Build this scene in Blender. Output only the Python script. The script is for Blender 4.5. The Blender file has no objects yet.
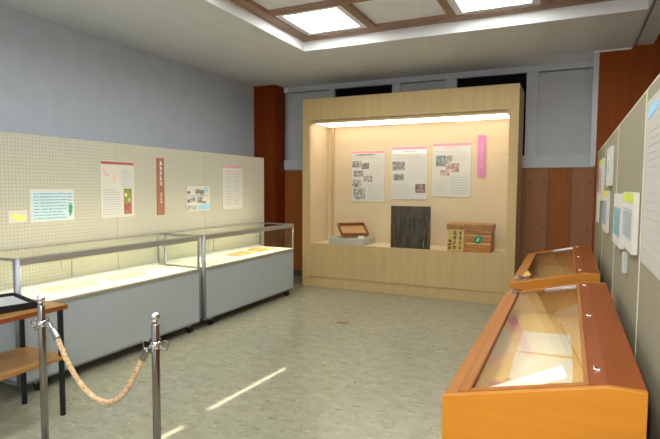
import bpy, bmesh, math, random
from mathutils import Vector, Matrix
random.seed(7)
S = bpy.context.scene
COL = S.collection
PI = math.pi

# ------------------------------------------------------------------ materials
def lin(c):
    c = c / 255.0
    return c / 12.92 if c <= 0.04045 else ((c + 0.055) / 1.055) ** 2.4
def rgb(r, g, b): return (lin(r), lin(g), lin(b), 1.0)

def base(name):
    m = bpy.data.materials.new(name); m.use_nodes = True
    nt = m.node_tree
    return m, nt, nt.nodes['Principled BSDF']

def mat(name, col, rough=0.6, metal=0.0, var=0.06, scale=(6, 6, 6), spec=0.4, bump=0.0, col2=None, detail=3.0):
    """plain procedural surface: a colour with a little noise"""
    m, nt, p = base(name)
    tc = nt.nodes.new('ShaderNodeTexCoord'); mp = nt.nodes.new('ShaderNodeMapping')
    mp.inputs['Scale'].default_value = scale
    nz = nt.nodes.new('ShaderNodeTexNoise'); nz.inputs['Scale'].default_value = 1.0; nz.inputs['Detail'].default_value = detail
    nt.links.new(tc.outputs['Object'], mp.inputs['Vector']); nt.links.new(mp.outputs[0], nz.inputs['Vector'])
    rp = nt.nodes.new('ShaderNodeValToRGB')
    rp.color_ramp.elements[0].position = 0.3; rp.color_ramp.elements[1].position = 0.7
    c = rgb(*col)
    if col2 is None:
        a = tuple(min(1, v * (1 - var)) for v in c[:3]) + (1,); b = tuple(min(1, v * (1 + var)) for v in c[:3]) + (1,)
    else:
        a = c; b = rgb(*col2)
    rp.color_ramp.elements[0].color = a; rp.color_ramp.elements[1].color = b
    nt.links.new(nz.outputs['Fac'], rp.inputs['Fac']); nt.links.new(rp.outputs[0], p.inputs['Base Color'])
    p.inputs['Roughness'].default_value = rough; p.inputs['Metallic'].default_value = metal
    p.inputs['Specular IOR Level'].default_value = spec
    if bump:
        bp = nt.nodes.new('ShaderNodeBump'); bp.inputs['Strength'].default_value = bump; bp.inputs['Distance'].default_value = 0.002
        nt.links.new(nz.outputs['Fac'], bp.inputs['Height']); nt.links.new(bp.outputs[0], p.inputs['Normal'])
    return m

def glass(name, tint=(1, 1, 1), ior=1.45, gain=1.0):
    m = bpy.data.materials.new(name); m.use_nodes = True
    nt = m.node_tree; nt.nodes.clear()
    out = nt.nodes.new('ShaderNodeOutputMaterial'); mx = nt.nodes.new('ShaderNodeMixShader')
    tr = nt.nodes.new('ShaderNodeBsdfTransparent'); tr.inputs[0].default_value = (*tint, 1)
    gl = nt.nodes.new('ShaderNodeBsdfGlossy'); gl.inputs['Roughness'].default_value = 0.0
    # Schlick reflectance, the same from both faces of the pane
    lw = nt.nodes.new('ShaderNodeLayerWeight'); lw.inputs['Blend'].default_value = 0.5
    pw = nt.nodes.new('ShaderNodeMath'); pw.operation = 'POWER'; pw.inputs[1].default_value = 5.0
    f0 = ((ior - 1) / (ior + 1)) ** 2
    ml = nt.nodes.new('ShaderNodeMath'); ml.operation = 'MULTIPLY_ADD'; ml.inputs[1].default_value = (1 - f0) * gain; ml.inputs[2].default_value = f0 * gain
    nt.links.new(lw.outputs['Facing'], pw.inputs[0]); nt.links.new(pw.outputs[0], ml.inputs[0]); nt.links.new(ml.outputs[0], mx.inputs[0])
    nt.links.new(tr.outputs[0], mx.inputs[1]); nt.links.new(gl.outputs[0], mx.inputs[2])
    nt.links.new(mx.outputs[0], out.inputs[0])
    return m

def emit(name, col, strength):
    m = bpy.data.materials.new(name); m.use_nodes = True
    nt = m.node_tree; nt.nodes.clear()
    out = nt.nodes.new('ShaderNodeOutputMaterial'); e = nt.nodes.new('ShaderNodeEmission')
    e.inputs[0].default_value = (*col, 1); e.inputs[1].default_value = strength
    nt.links.new(e.outputs[0], out.inputs[0])
    return m

def pegboard_mat(name, col, hole, axis='y', pitch=0.025, rad=0.2):
    """board with a square grid of small drilled holes on the plane (axis, z)"""
    m, nt, p = base(name)
    tc = nt.nodes.new('ShaderNodeTexCoord'); sp = nt.nodes.new('ShaderNodeSeparateXYZ')
    nt.links.new(tc.outputs['Object'], sp.inputs[0])
    def math_(op, a, b=None):
        n = nt.nodes.new('ShaderNodeMath'); n.operation = op
        for i, v in enumerate((a, b)):
            if v is None: continue
            if isinstance(v, (int, float)): n.inputs[i].default_value = v
            else: nt.links.new(v, n.inputs[i])
        return n.outputs[0]
    d = []
    for ch in (axis.upper(), 'Z'):
        q = math_('DIVIDE', sp.outputs[ch], pitch)
        q = math_('SUBTRACT', math_('FRACT', q), 0.5)
        d.append(math_('MULTIPLY', q, q))
    r = math_('SQRT', math_('ADD', d[0], d[1]))
    k = math_('LESS_THAN', r, rad)
    mx = nt.nodes.new('ShaderNodeMix'); mx.data_type = 'RGBA'
    nt.links.new(k, mx.inputs['Factor'])
    mx.inputs['A'].default_value = rgb(*col); mx.inputs['B'].default_value = rgb(*hole)
    nt.links.new(mx.outputs['Result'], p.inputs['Base Color'])
    p.inputs['Roughness'].default_value = 0.6
    p.inputs['Specular IOR Level'].default_value = 0.25
    return m

def floor_mat():
    m, nt, p = base('vinyl_floor')
    tc = nt.nodes.new('ShaderNodeTexCoord')
    def noise(scale, sc=1, detail=4, rough=0.6):
        mp = nt.nodes.new('ShaderNodeMapping'); mp.inputs['Scale'].default_value = scale
        nz = nt.nodes.new('ShaderNodeTexNoise'); nz.inputs['Scale'].default_value = sc; nz.inputs['Detail'].default_value = detail
        nz.inputs['Roughness'].default_value = rough
        nt.links.new(tc.outputs['Object'], mp.inputs['Vector']); nt.links.new(mp.outputs[0], nz.inputs['Vector'])
        return nz.outputs['Fac']
    def ramp(fac, pts):
        r = nt.nodes.new('ShaderNodeValToRGB')
        r.color_ramp.elements[0].position, r.color_ramp.elements[0].color = pts[0]
        r.color_ramp.elements[1].position, r.color_ramp.elements[1].color = pts[1]
        nt.links.new(fac, r.inputs[0]); return r.outputs[0]
    def mix(fac, a, b, mode='MIX'):
        x = nt.nodes.new('ShaderNodeMix'); x.data_type = 'RGBA'; x.blend_type = mode
        if isinstance(fac, float): x.inputs['Factor'].default_value = fac
        else: nt.links.new(fac, x.inputs['Factor'])
        for k, v in (('A', a), ('B', b)):
            if isinstance(v, tuple): x.inputs[k].default_value = v
            else: nt.links.new(v, x.inputs[k])
        return x.outputs['Result']
    c = ramp(noise((9, 13, 9)), [(0.35, rgb(141, 138, 115)), (0.65, rgb(153, 150, 128))])
    # short dark and pale flecks lying across the room, and along it
    f1 = ramp(noise((9, 34, 1), 1, 2), [(0.63, (0, 0, 0, 1)), (0.70, (1, 1, 1, 1))])
    c = mix(f1, c, rgb(119, 115, 93))
    f3 = ramp(noise((30, 8, 1), 1.3, 2), [(0.66, (0, 0, 0, 1)), (0.72, (1, 1, 1, 1))])
    c = mix(f3, c, rgb(117, 114, 92))
    f2 = ramp(noise((7, 22, 3), 1.7, 2), [(0.62, (0, 0, 0, 1)), (0.70, (1, 1, 1, 1))])
    c = mix(f2, c, rgb(166, 163, 142))
    br = nt.nodes.new('ShaderNodeTexBrick')
    br.offset = 0.0
    br.inputs['Scale'].default_value = 1.0; br.inputs['Brick Width'].default_value = 0.45; br.inputs['Row Height'].default_value = 0.45
    br.inputs['Mortar Size'].default_value = 0.0016
    br.inputs['Color1'].default_value = (1, 1, 1, 1); br.inputs['Color2'].default_value = (0.955, 0.955, 0.95, 1); br.inputs['Mortar'].default_value = (0.84, 0.83, 0.8, 1)
    nt.links.new(tc.outputs['Object'], br.inputs['Vector'])
    c = mix(1.0, c, br.outputs['Color'], 'MULTIPLY')
    nt.links.new(c, p.inputs['Base Color'])
    p.inputs['Roughness'].default_value = 0.22
    p.inputs['Specular IOR Level'].default_value = 0.42
    bp = nt.nodes.new('ShaderNodeBump'); bp.inputs['Strength'].default_value = 0.12; bp.inputs['Distance'].default_value = 0.004
    nt.links.new(noise((5, 5, 5), 1, 2), bp.inputs['Height']); nt.links.new(bp.outputs[0], p.inputs['Normal'])
    return m

def wood(name, a, b, grain=(2, 30, 30), rough=0.4, spec=0.4):
    """wood: two tones streaked along the axis with the smallest grain scale"""
    return mat(name, a, rough=rough, scale=grain, col2=b, spec=spec, detail=5.0)

def ghost(name, a, b, scale):     # a little photograph: blotchy print
    return mat(name, a, rough=0.6, scale=scale, col2=b, detail=2.0)

M = {}
M['wall'] = mat('blue_grey_wall_paint', (186, 192, 199), 0.85, var=0.03, spec=0.1)
M['ceil'] = mat('ceiling_board', (216, 219, 221), 0.9, var=0.03, spec=0.1)
M['coffer'] = mat('coffer_board', (234, 236, 242), 0.9, var=0.03, spec=0.1)
M['fascia'] = mat('white_fascia', (222, 222, 220), 0.6, var=0.02)
M['beam'] = wood('brown_ceiling_batten', (138, 108, 88), (156, 124, 102), (4, 4, 20), 0.6)
M['frame_grey'] = mat('grey_painted_frame', (186, 190, 192), 0.6, var=0.02)
M['panel_grey'] = mat('grey_shutter_board', (182, 184, 182), 0.75, var=0.03)
M['black'] = mat('black_opening', (9, 7, 7), 0.6, var=0.1, spec=0.08)
M['redwood'] = wood('dark_red_wood', (112, 44, 4), (124, 52, 7), (14, 14, 1.2), 0.55, 0.12)
M['redwood_b'] = wood('orange_brown_wood', (128, 62, 12), (140, 70, 17), (14, 14, 1.2), 0.55, 0.12)
M['wainscot_a'] = wood('brown_wood_board', (148, 100, 64), (158, 108, 72), (20, 20, 1.5), 0.5, 0.15)
M['wainscot_b'] = wood('orange_wood_board', (142, 82, 36), (152, 90, 42), (20, 20, 1.5), 0.5, 0.15)
M['dowel'] = mat('dark_screw_hole', (52, 28, 18), 0.6)
M['skirt'] = mat('dark_skirting', (74, 68, 66), 0.6)
M['peg'] = pegboard_mat('cream_pegboard', (182, 178, 159), (160, 156, 137), 'y', 0.028, 0.22)
M['part'] = mat('beige_partition_cloth', (146, 138, 114), 0.8, var=0.05, scale=(40, 90, 4), spec=0.15)
M['pegedge'] = mat('cream_board_edge', (180, 176, 157), 0.6, var=0.02)
M['edge'] = mat('pale_edge_strip', (196, 190, 168), 0.5, var=0.02)
M['tan'] = wood('pale_tan_laminate', (182, 154, 106), (190, 162, 112), (26, 26, 1.4), 0.5, 0.3)
M['tan_in'] = mat('cream_lining_cloth', (206, 184, 150), 0.8, var=0.025, scale=(5, 5, 5), spec=0.1)
M['orange'] = wood('orange_varnished_wood', (174, 108, 24), (184, 118, 30), (3, 14, 22), 0.4, 0.3)
M['orange_l'] = wood('orange_varnished_wood_lengthways', (148, 92, 40), (160, 103, 48), (24, 2, 24), 0.42, 0.12)
M['red_l'] = wood('reddish_varnished_wood', (124, 62, 20), (134, 69, 25), (24, 2, 24), 0.42, 0.12)
M['lining'] = mat('straw_case_lining', (230, 190, 118), 0.8, var=0.04, scale=(9, 9, 9), spec=0.1)
M['case'] = mat('grey_painted_steel', (158, 164, 162), 0.5, var=0.015)
M['alu'] = mat('brushed_aluminium', (150, 152, 156), 0.45, 0.85, var=0.03)
M['rail'] = mat('brown_grey_anodised_rail', (158, 151, 138), 0.4, 0.35, var=0.03)
M['deck'] = mat('white_display_deck', (236, 232, 206), 0.8, var=0.02, spec=0.1)
M['rubber'] = mat('black_rubber', (20, 20, 20), 0.6)
M['chrome'] = mat('chrome', (225, 225, 228), 0.09, 1.0, var=0.01)
M['steel'] = mat('polished_steel', (150, 144, 138), 0.2, 1.0, var=0.04, scale=(20, 20, 2))
M['rope'] = mat('peach_rope', (170, 132, 90), 0.85, scale=(70, 70, 110), col2=(216, 188, 148), bump=0.6)
M['table'] = wood('table_wood', (150, 106, 54), (164, 120, 66), (20, 3, 20), 0.3)  # wood lightened to tan, flash glare on the top put into its colour
M['table_edge'] = mat('table_red_brown_edge', (124, 62, 26), 0.45)
M['leg'] = mat('black_steel_tube', (30, 36, 38), 0.35, 0.3)
M['tray'] = mat('black_plastic_tray', (22, 20, 22), 0.4)
M['paper'] = mat('white_paper', (202, 198, 186), 0.8, var=0.015, spec=0.1)
M['dimpaper'] = mat('shaded_white_paper', (184, 179, 168), 0.8, var=0.015, spec=0.1)  # white paper, with the weaker light on it darkened into the colour
M['greypaper'] = mat('grey_paper', (176, 178, 174), 0.75, var=0.03, spec=0.2)
M['ivory'] = mat('ivory_paper', (238, 232, 204), 0.8, var=0.03, spec=0.1)
M['tagpaper'] = mat('yellow_tag_card', (226, 186, 104), 0.7, var=0.03)
M['oldpaper'] = mat('aged_tan_paper', (206, 192, 154), 0.85, scale=(14, 14, 14), col2=(226, 214, 182), spec=0.1)
M['brownpaper'] = mat('brown_document', (184, 146, 90), 0.85, scale=(26, 26, 26), col2=(208, 176, 122), spec=0.1)
M['pinkpaper'] = mat('dusty_pink_paper', (206, 132, 124), 0.8, var=0.04, spec=0.1)
M['pink'] = mat('rose_header', (220, 142, 158), 0.7, var=0.02)
M['pale_pink'] = mat('pale_pink_band', (246, 222, 220), 0.7, var=0.02)
M['magenta'] = mat('orchid_title_strip', (200, 122, 162), 0.7, var=0.03)
M['brick'] = mat('terracotta_title_strip', (156, 102, 78), 0.7, var=0.03)
M['redhead'] = mat('brick_red_header', (166, 92, 84), 0.7, var=0.04)
M['text'] = mat('pale_print', (176, 174, 168), 0.8)
M['text_dark'] = mat('grey_print', (128, 126, 124), 0.8)
M['text_blue'] = mat('blue_grey_print', (134, 164, 178), 0.8)
M['text_white'] = mat('white_lettering', (246, 236, 232), 0.7)
M['pale_letter'] = mat('pale_pink_lettering', (226, 176, 204), 0.7)
M['bluesheet'] = mat('pale_blue_sheet', (190, 208, 208), 0.8, var=0.03)
M['green'] = mat('leaf_green_print', (70, 138, 108), 0.7, var=0.15)
M['yellow'] = mat('yellow_crayon', (232, 214, 112), 0.8, var=0.06, scale=(40, 40, 40))
M['yellowgreen'] = mat('yellow_green_header', (196, 204, 74), 0.7, var=0.05)
M['sky'] = mat('sky_blue_print', (140, 190, 222), 0.7, var=0.05)
M['teal'] = mat('teal_print', (120, 168, 172), 0.7, var=0.1)
M['orange_print'] = mat('orange_print', (222, 178, 146), 0.7, var=0.05)
M['rose_print'] = mat('rose_print', (214, 166, 168), 0.7, var=0.05)
M['bw'] = ghost('black_and_white_photo', (58, 54, 52), (178, 172, 164), (26, 26, 26))
M['bw2'] = ghost('pale_black_and_white_photo', (100, 96, 92), (196, 192, 184), (26, 26, 26))
M['colphoto'] = ghost('reddish_photo', (140, 86, 74), (206, 184, 168), (34, 34, 34))
M['bluephoto'] = ghost('bluish_photo', (74, 70, 66), (156, 164, 158), (30, 30, 30))
M['darkphoto'] = ghost('dark_red_photo', (84, 60, 62), (168, 140, 132), (30, 30, 30))
M['greenphoto'] = ghost('green_and_red_photo', (112, 128, 66), (150, 140, 84), (30, 30, 30))
M['redphoto'] = ghost('dark_red_cloth_photo', (138, 70, 60), (176, 116, 96), (30, 30, 30))
M['plinth'] = mat('grey_green_cloth', (172, 169, 152), 0.85, var=0.04)
M['traywood'] = wood('old_brown_wood', (120, 74, 34), (146, 94, 46), (8, 40, 40), 0.6)
M['trayin'] = wood('old_light_wood', (158, 116, 64), (178, 136, 80), (6, 40, 40), 0.6)
M['darkboard'] = mat('blackened_board', (24, 20, 10), 0.5, scale=(34, 4, 5), col2=(86, 74, 50), detail=5, spec=0.3)
M['scratch'] = mat('pale_wear_mark', (150, 134, 104), 0.7)
M['trunk'] = wood('red_brown_trunk_wood', (128, 66, 20), (190, 128, 54), (5, 8, 46), 0.5)
M['trunk_lid'] = wood('brown_trunk_lid', (128, 80, 30), (184, 134, 66), (18, 8, 50), 0.5)
M['trunk_pale'] = mat('yellowed_trunk_side', (188, 152, 76), 0.6, scale=(12, 12, 12), col2=(206, 174, 98))
M['ink'] = mat('black_ink', (44, 36, 26), 0.7)
M['emerald'] = mat('green_label', (22, 120, 88), 0.6, var=0.1)
M['mint'] = mat('pale_green_mark', (170, 214, 190), 0.6)
M['glass'] = glass('case_glass', (0.99, 0.997, 0.985), 1.4, 0.5)
M['glass_big'] = glass('wall_case_glass', (0.99, 0.995, 0.985), 1.22)
M['glass_lid'] = glass('lid_glass', (0.99, 0.99, 0.985), 1.3)
M['diffuser'] = emit('lit_diffuser', (0.95, 1.0, 1.0), 19.0)
M['tube'] = emit('case_lamp', (1.0, 0.93, 0.70), 62.0)
M['cabinet_light'] = emit('wall_case_light', (1.0, 0.90, 0.76), 4.5)
M['brass'] = mat('brass_plate', (150, 116, 60), 0.4, 0.6)
M['floor'] = floor_mat()

# ------------------------------------------------------------------ mesh helpers
class MB:
    def __init__(s): s.bm = bmesh.new()
    def box(s, x0, x1, y0, y1, z0, z1, mtx=None):
        vs = [s.bm.verts.new((x, y, z)) for x in (x0, x1) for y in (y0, y1) for z in (z0, z1)]
        if mtx: 
            for v in vs: v.co = mtx @ v.co
        for f in ((0, 1, 3, 2), (4, 6, 7, 5), (0, 4, 5, 1), (2, 3, 7, 6), (0, 2, 6, 4), (1, 5, 7, 3)):
            s.bm.faces.new([vs[i] for i in f])
        return s
    def prism(s, pts, axis, a, b):
        """polygon of 2-D points swept along an axis: 'x' takes (y,z), 'y' takes (x,z), 'z' takes (x,y)"""
        def P(u, v, w): return {'x': (w, u, v), 'y': (u, w, v), 'z': (u, v, w)}[axis]
        A = [s.bm.verts.new(P(u, v, a)) for u, v in pts]; B = [s.bm.verts.new(P(u, v, b)) for u, v in pts]
        n = len(pts)
        s.bm.faces.new(A); s.bm.faces.new(B[::-1])
        for i in range(n): s.bm.faces.new((A[i], B[i], B[(i + 1) % n], A[(i + 1) % n]))
        return s
    def tube(s, pts, r, seg=10, cap=True):
        pts = [Vector(p) for p in pts]; rings = []; up = None
        for i, p in enumerate(pts):
            t = (pts[min(i + 1, len(pts) - 1)] - pts[max(i - 1, 0)]).normalized()
            if up is None:
                up = Vector((0, 0, 1)) if abs(t.z) < 0.9 else Vector((1, 0, 0))
            n = (up - t * up.dot(t)).normalized(); up = n; b = t.cross(n)
            rr = r[i] if isinstance(r, (list, tuple)) else r
            rings.append([s.bm.verts.new(p + (n * math.cos(2 * PI * k / seg) + b * math.sin(2 * PI * k / seg)) * rr) for k in range(seg)])
        for A, B in zip(rings, rings[1:]):
            for k in range(seg): s.bm.faces.new((A[k], A[(k + 1) % seg], B[(k + 1) % seg], B[k]))
        if cap: s.bm.faces.new(rings[0][::-1]); s.bm.faces.new(rings[-1])
        return s
    def lathe(s, prof, cx=0, cy=0, seg=24):
        rings = [[s.bm.verts.new((cx + r * math.cos(2 * PI * k / seg), cy + r * math.sin(2 * PI * k / seg), z)) for k in range(seg)] for r, z in prof]
        for A, B in zip(rings, rings[1:]):
            for k in range(seg): s.bm.faces.new((A[k], A[(k + 1) % seg], B[(k + 1) % seg], B[k]))
        s.bm.faces.new(rings[0][::-1]); s.bm.faces.new(rings[-1])
        return s
    def xform(s, m):
        bmesh.ops.transform(s.bm, matrix=m, verts=s.bm.verts[:]); return s
    def build(s, name, m, parent=None, bevel=0.0, smooth=False, at=None):
        """links ONE object; points are in world coordinates when the root already stands somewhere"""
        bmesh.ops.recalc_face_normals(s.bm, faces=s.bm.faces[:])
        if bevel:
            bmesh.ops.bevel(s.bm, geom=s.bm.edges[:], offset=bevel, segments=2, affect='EDGES', profile=0.7, clamp_overlap=True)
        off = Vector((0, 0, 0))
        if parent:
            q = parent
            while q: off += q.location; q = q.parent
        else:
            if at is not None: off = Vector(at)
            else:
                lo = Vector([min(v.co[i] for v in s.bm.verts) for i in range(3)]); hi = Vector([max(v.co[i] for v in s.bm.verts) for i in range(3)])
                off = Vector(((lo.x + hi.x) / 2, (lo.y + hi.y) / 2, lo.z))
        for v in s.bm.verts: v.co -= off
        me = bpy.data.meshes.new(name); s.bm.to_mesh(me); s.bm.free()
        me.materials.append(M[m] if isinstance(m, str) else m)
        if smooth:
            for f in me.polygons: f.use_smooth = True
        o = bpy.data.objects.new(name, me); COL.objects.link(o)
        if parent: o.parent = parent
        else: o.location = off
        return o

def tag(o, label, cat, group=None):
    o['label'] = label; o['category'] = cat
    if group: o['group'] = group
    return o
def thing(name, label, cat, loc=(0, 0, 0), group=None):
    o = bpy.data.objects.new(name, None); COL.objects.link(o); o.location = loc; o.empty_display_size = 0.1
    return tag(o, label, cat, group)
def struct(o):
    o['kind'] = 'structure'; return o
def copy_tree(o, parent=None):
    c = o.copy(); COL.objects.link(c)
    if parent: c.parent = parent
    for ch in list(o.children): copy_tree(ch, c)
    return c

# ------------------------------------------------------------------ the room
YB = 6.95; ZC = 2.94; XL = -4.45; YN = -0.9; XR = 1.45
struct(MB().box(XL - .1, XR + .1, YN - .1, YB + .3, -0.1, 0).build('floor', 'floor', at=(0, 0, 0)))
struct(MB().box(XL - .1, XL, YN, YB, 0, 3.3).build('wall_left', 'wall'))
struct(MB().box(XL - .004, XL + .004, 4.745, 4.753, 0, ZC).build('trim_1', 'frame_grey'))          # joint cover on the left wall
struct(MB().box(XR, XR + .1, YN, 6.6, 0, 3.3).build('wall_right', 'redwood'))
# ceiling: flat board with a coffered opening over the middle of the room
XE = 0.56; RX = -2.78; RY = 5.18
MB_ = MB().box(XL, XE, RY, YB, ZC, ZC + .02).box(XL, RX, YN, RY, ZC, ZC + .02)
struct(MB_.build('ceiling', 'ceil'))
struct(MB().box(XL, XR, YN, YB + .1, 3.3, 3.4).build('ceiling', 'ceil'))
struct(MB().box(RX - .02, XE, YN, RY + .02, 3.085, 3.105).build('ceiling', 'coffer'))
ff = MB().box(RX - .015, XE, RY - .001, RY + .015, ZC + .0005, 3.085).box(RX - .015, RX + .001, YN, RY, ZC + .0005, 3.085)
struct(ff.build('trim_2', 'fascia'))
struct(MB().box(XE, XE + .018, YN, YB, ZC - .006, 3.3).build('trim_3', 'frame_grey'))
struct(MB().box(.60, .765, YN, 6.5, 2.955, 3.3).build('trim_4', 'ceil'))                            # soffit by the right wall
# brown battens of the coffer grid
ZB = 3.045
bx = [(-2.775, -2.655), (-1.935, -1.865), (-1.11, -1.04), (-.285, -.215), (.46, .545)]
by = [(5.03, 5.165), (4.22, 4.29), (3.40, 3.47), (2.58, 2.65), (1.76, 1.83), (.94, 1.01), (.12, .19), (-.70, -.63)]
g = MB()
for a, b in bx: g.box(a, b, YN, RY - .015, ZB, 3.085)
for a, b in by: g.box(RX, XE, a, b, ZB + .001, 3.084)
struct(g.build('trim_5', 'beam'))
# ceiling lights sit in the cells of the grid
def ceiling_light(ix, iy, label):
    x0, x1 = bx[ix][1] + .004, bx[ix + 1][0] - .004; y1, y0 = by[iy][0] - .004, by[iy + 1][1] + .004
    t = thing('ceiling_light', label, 'ceiling light', ((x0 + x1) / 2, (y0 + y1) / 2, 3.052), 'lit square ceiling lights')
    w = .07
    f = MB()
    f.box(x0, x1, y0, y0 + w, 3.056, 3.084).box(x0, x1, y1 - w, y1, 3.056, 3.084).box(x0, x0 + w, y0 + w, y1 - w, 3.056, 3.084).box(x1 - w, x1, y0 + w, y1 - w, 3.056, 3.084)
    f.build('light_frame', 'coffer', t)
    MB().box(x0 + w, x1 - w, y0 + w, y1 - w, 3.06, 3.075).build('diffuser', 'diffuser', t)
    return t
ceiling_light(0, 0, 'lit square ceiling light in the coffer corner left of centre, fully in view')
ceiling_light(2, 0, 'lit square ceiling light cut by the top of the photo, right of centre')
for ix in (0, 2):
    for k, iy in enumerate((2, 4, 6)):
        ceiling_light(ix, iy, 'lit square ceiling light overhead towards the near end of the %s row' % ('left' if ix == 0 else 'right'))

# wood columns in the back corners and the wall parts
c = MB().box(XL, -4.07, 6.65, YB, 0, ZC)
struct(c.build('trim_6', 'redwood'))
struct(MB().box(XL, -4.062, 6.642, YB, 1.135, 1.165).build('trim_7', 'redwood'))
struct(MB().box(.256, XR, 6.5, 6.6, 0, 3.3).build('wall_right', 'redwood_b'))
struct(MB().box(.20, .256, 6.495, 6.56, 1.66, 2.925).build('trim_8', 'frame_grey'))
struct(MB().box(.20, .56, 6.49, 6.62, 2.922, 2.94).build('trim_9', 'fascia'))
# back wall: wood boards below, grey shutter frames with black openings above
struct(MB().box(XL, XR, YB + .12, YB + .3, 0, 3.3).build('wall_back', 'panel_grey'))
def wboard(x0, x1, m): return struct(MB().box(x0, x1, YB, YB + .12, 0, 1.66).build('wall_back', m))
edges = [-4.07, -3.35, -2.6, -1.85, -1.1, -.51, -.246, .022, .30]
for i, (a, b) in enumerate(zip(edges, edges[1:])):
    wboard(a + .0015, b - .0015, 'wainscot_b' if i in (0, 6) else 'wainscot_a')
d = MB()
for x in (-.469, -.293, -.212, -.031, .055, .213):
    for z in (1.48, .89):
        d.tube([(x, YB - .003, z), (x, YB + .01, z)], .0095, 10)
struct(d.build('trim_10', 'dowel'))
struct(MB().box(-4.07, .30, YB - .012, YB, 0, .09).build('baseboard_back', 'skirt'))
w = struct(MB().box(-4.07, .26, YB - .012, YB + .06, 1.66, 1.815).box(-4.07, .26, YB - .012, YB + .06, 2.862, ZC)
           .box(-4.01, -3.975, YB - .006, YB + .06, 1.815, 2.862).box(-3.30, -3.22, YB - .006, YB + .06, 1.815, 2.862)
           .box(-2.318, -2.19, YB - .006, YB + .06, 1.815, 2.862).box(-1.56, -1.413, YB - .006, YB + .06, 1.815, 2.862)
           .box(-.535, -.395, YB - .006, YB + .06, 1.815, 2.862).box(.232, .26, YB - .006, YB + .06, 1.815, 2.862)
           .build('window_1', 'frame_grey', bevel=.002))
for a, b in ((-3.975, -3.30), (-2.19, -1.56), (-.395, .232)):
    MB().box(a, b, YB + .022, YB + .045, 1.815, 2.850).build('shutter_board', 'panel_grey', w)
for a, b in ((-3.22, -2.318), (-1.413, -.535)):
    MB().box(a, b, YB + .05, YB + .058, 1.815, 2.862).build('dark_pane', 'black', w)
struct(MB().box(-4.09, -4.0, YB - .04, YB, 2.862, 2.938).build('trim_11', 'fascia'))     # end of the head rail in front of the column
struct(MB().box(-4.07, -3.3, YB - .03, YB, 1.675, 1.82).build('trim_12', 'frame_grey'))  # sill board beside the column

# ------------------------------------------------------------------ pegboards on the left, partitions on the right
XP = -3.79
pegs = [(4.652, 5.90, 'cream pegboard panel at the far end, with the pink-headed notice, beside the wood column'),
        (3.402, 4.648, 'cream pegboard panel in the middle, with the terracotta title strip'),
        (2.10, 3.398, 'cream pegboard panel nearest the camera, with the blue text sheet')]
for a, b, lab in pegs:
    t = thing('pegboard_panel', lab, 'display panel', (XP - .015, (a + b) / 2, 0), 'pegboard panels behind the glass cases')
    MB().box(XP - .028, XP, a + .005, b - .005, .08, 1.783).build('board', 'peg', t)
    e = MB().box(XP - .03, XP, a, a + .005, .06, 1.79).box(XP - .03, XP, b - .005, b, .06, 1.79).box(XP - .03, XP, a + .005, b - .005, 1.783, 1.792)
    e.build('edge_strip', 'pegedge', t)
    for y in (a + .18, b - .18): MB().box(XP - .25, XP + .08, y - .02, y + .02, 0, .06).build('foot', 'rail', t, bevel=.004)
XQ = .265
parts = [(4.863, 6.11, 'beige partition panel at the far end of the right side, by the wood wall'),
         (3.613, 4.857, 'second beige partition panel from the far end, behind the far wooden case'),
         (2.363, 3.607, 'beige partition panel carrying the notice with the yellow-green header'),
         (1.10, 2.357, 'beige partition panel nearest the camera, with the large white sheet')]
for a, b, lab in parts:
    t = thing('partition_panel', lab, 'display panel', (XQ + .015, (a + b) / 2, 0), 'partition panels behind the wooden cases')
    MB().box(XQ, XQ + .028, a + .008, b - .008, .08, 1.785).build('board', 'part', t)
    e = MB().box(XQ - .002, XQ + .03, a, a + .008, .06, 1.79).box(XQ - .002, XQ + .03, b - .008, b, .06, 1.79).box(XQ - .001, XQ + .03, a + .008, b - .008, 1.784, 1.792)
    e.build('edge_strip', 'edge', t)
    for y in (a + .18, b - .18): MB().box(XQ - .03, XQ + .25, y - .02, y + .02, 0, .06).build('foot', 'rail', t, bevel=.004)

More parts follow.
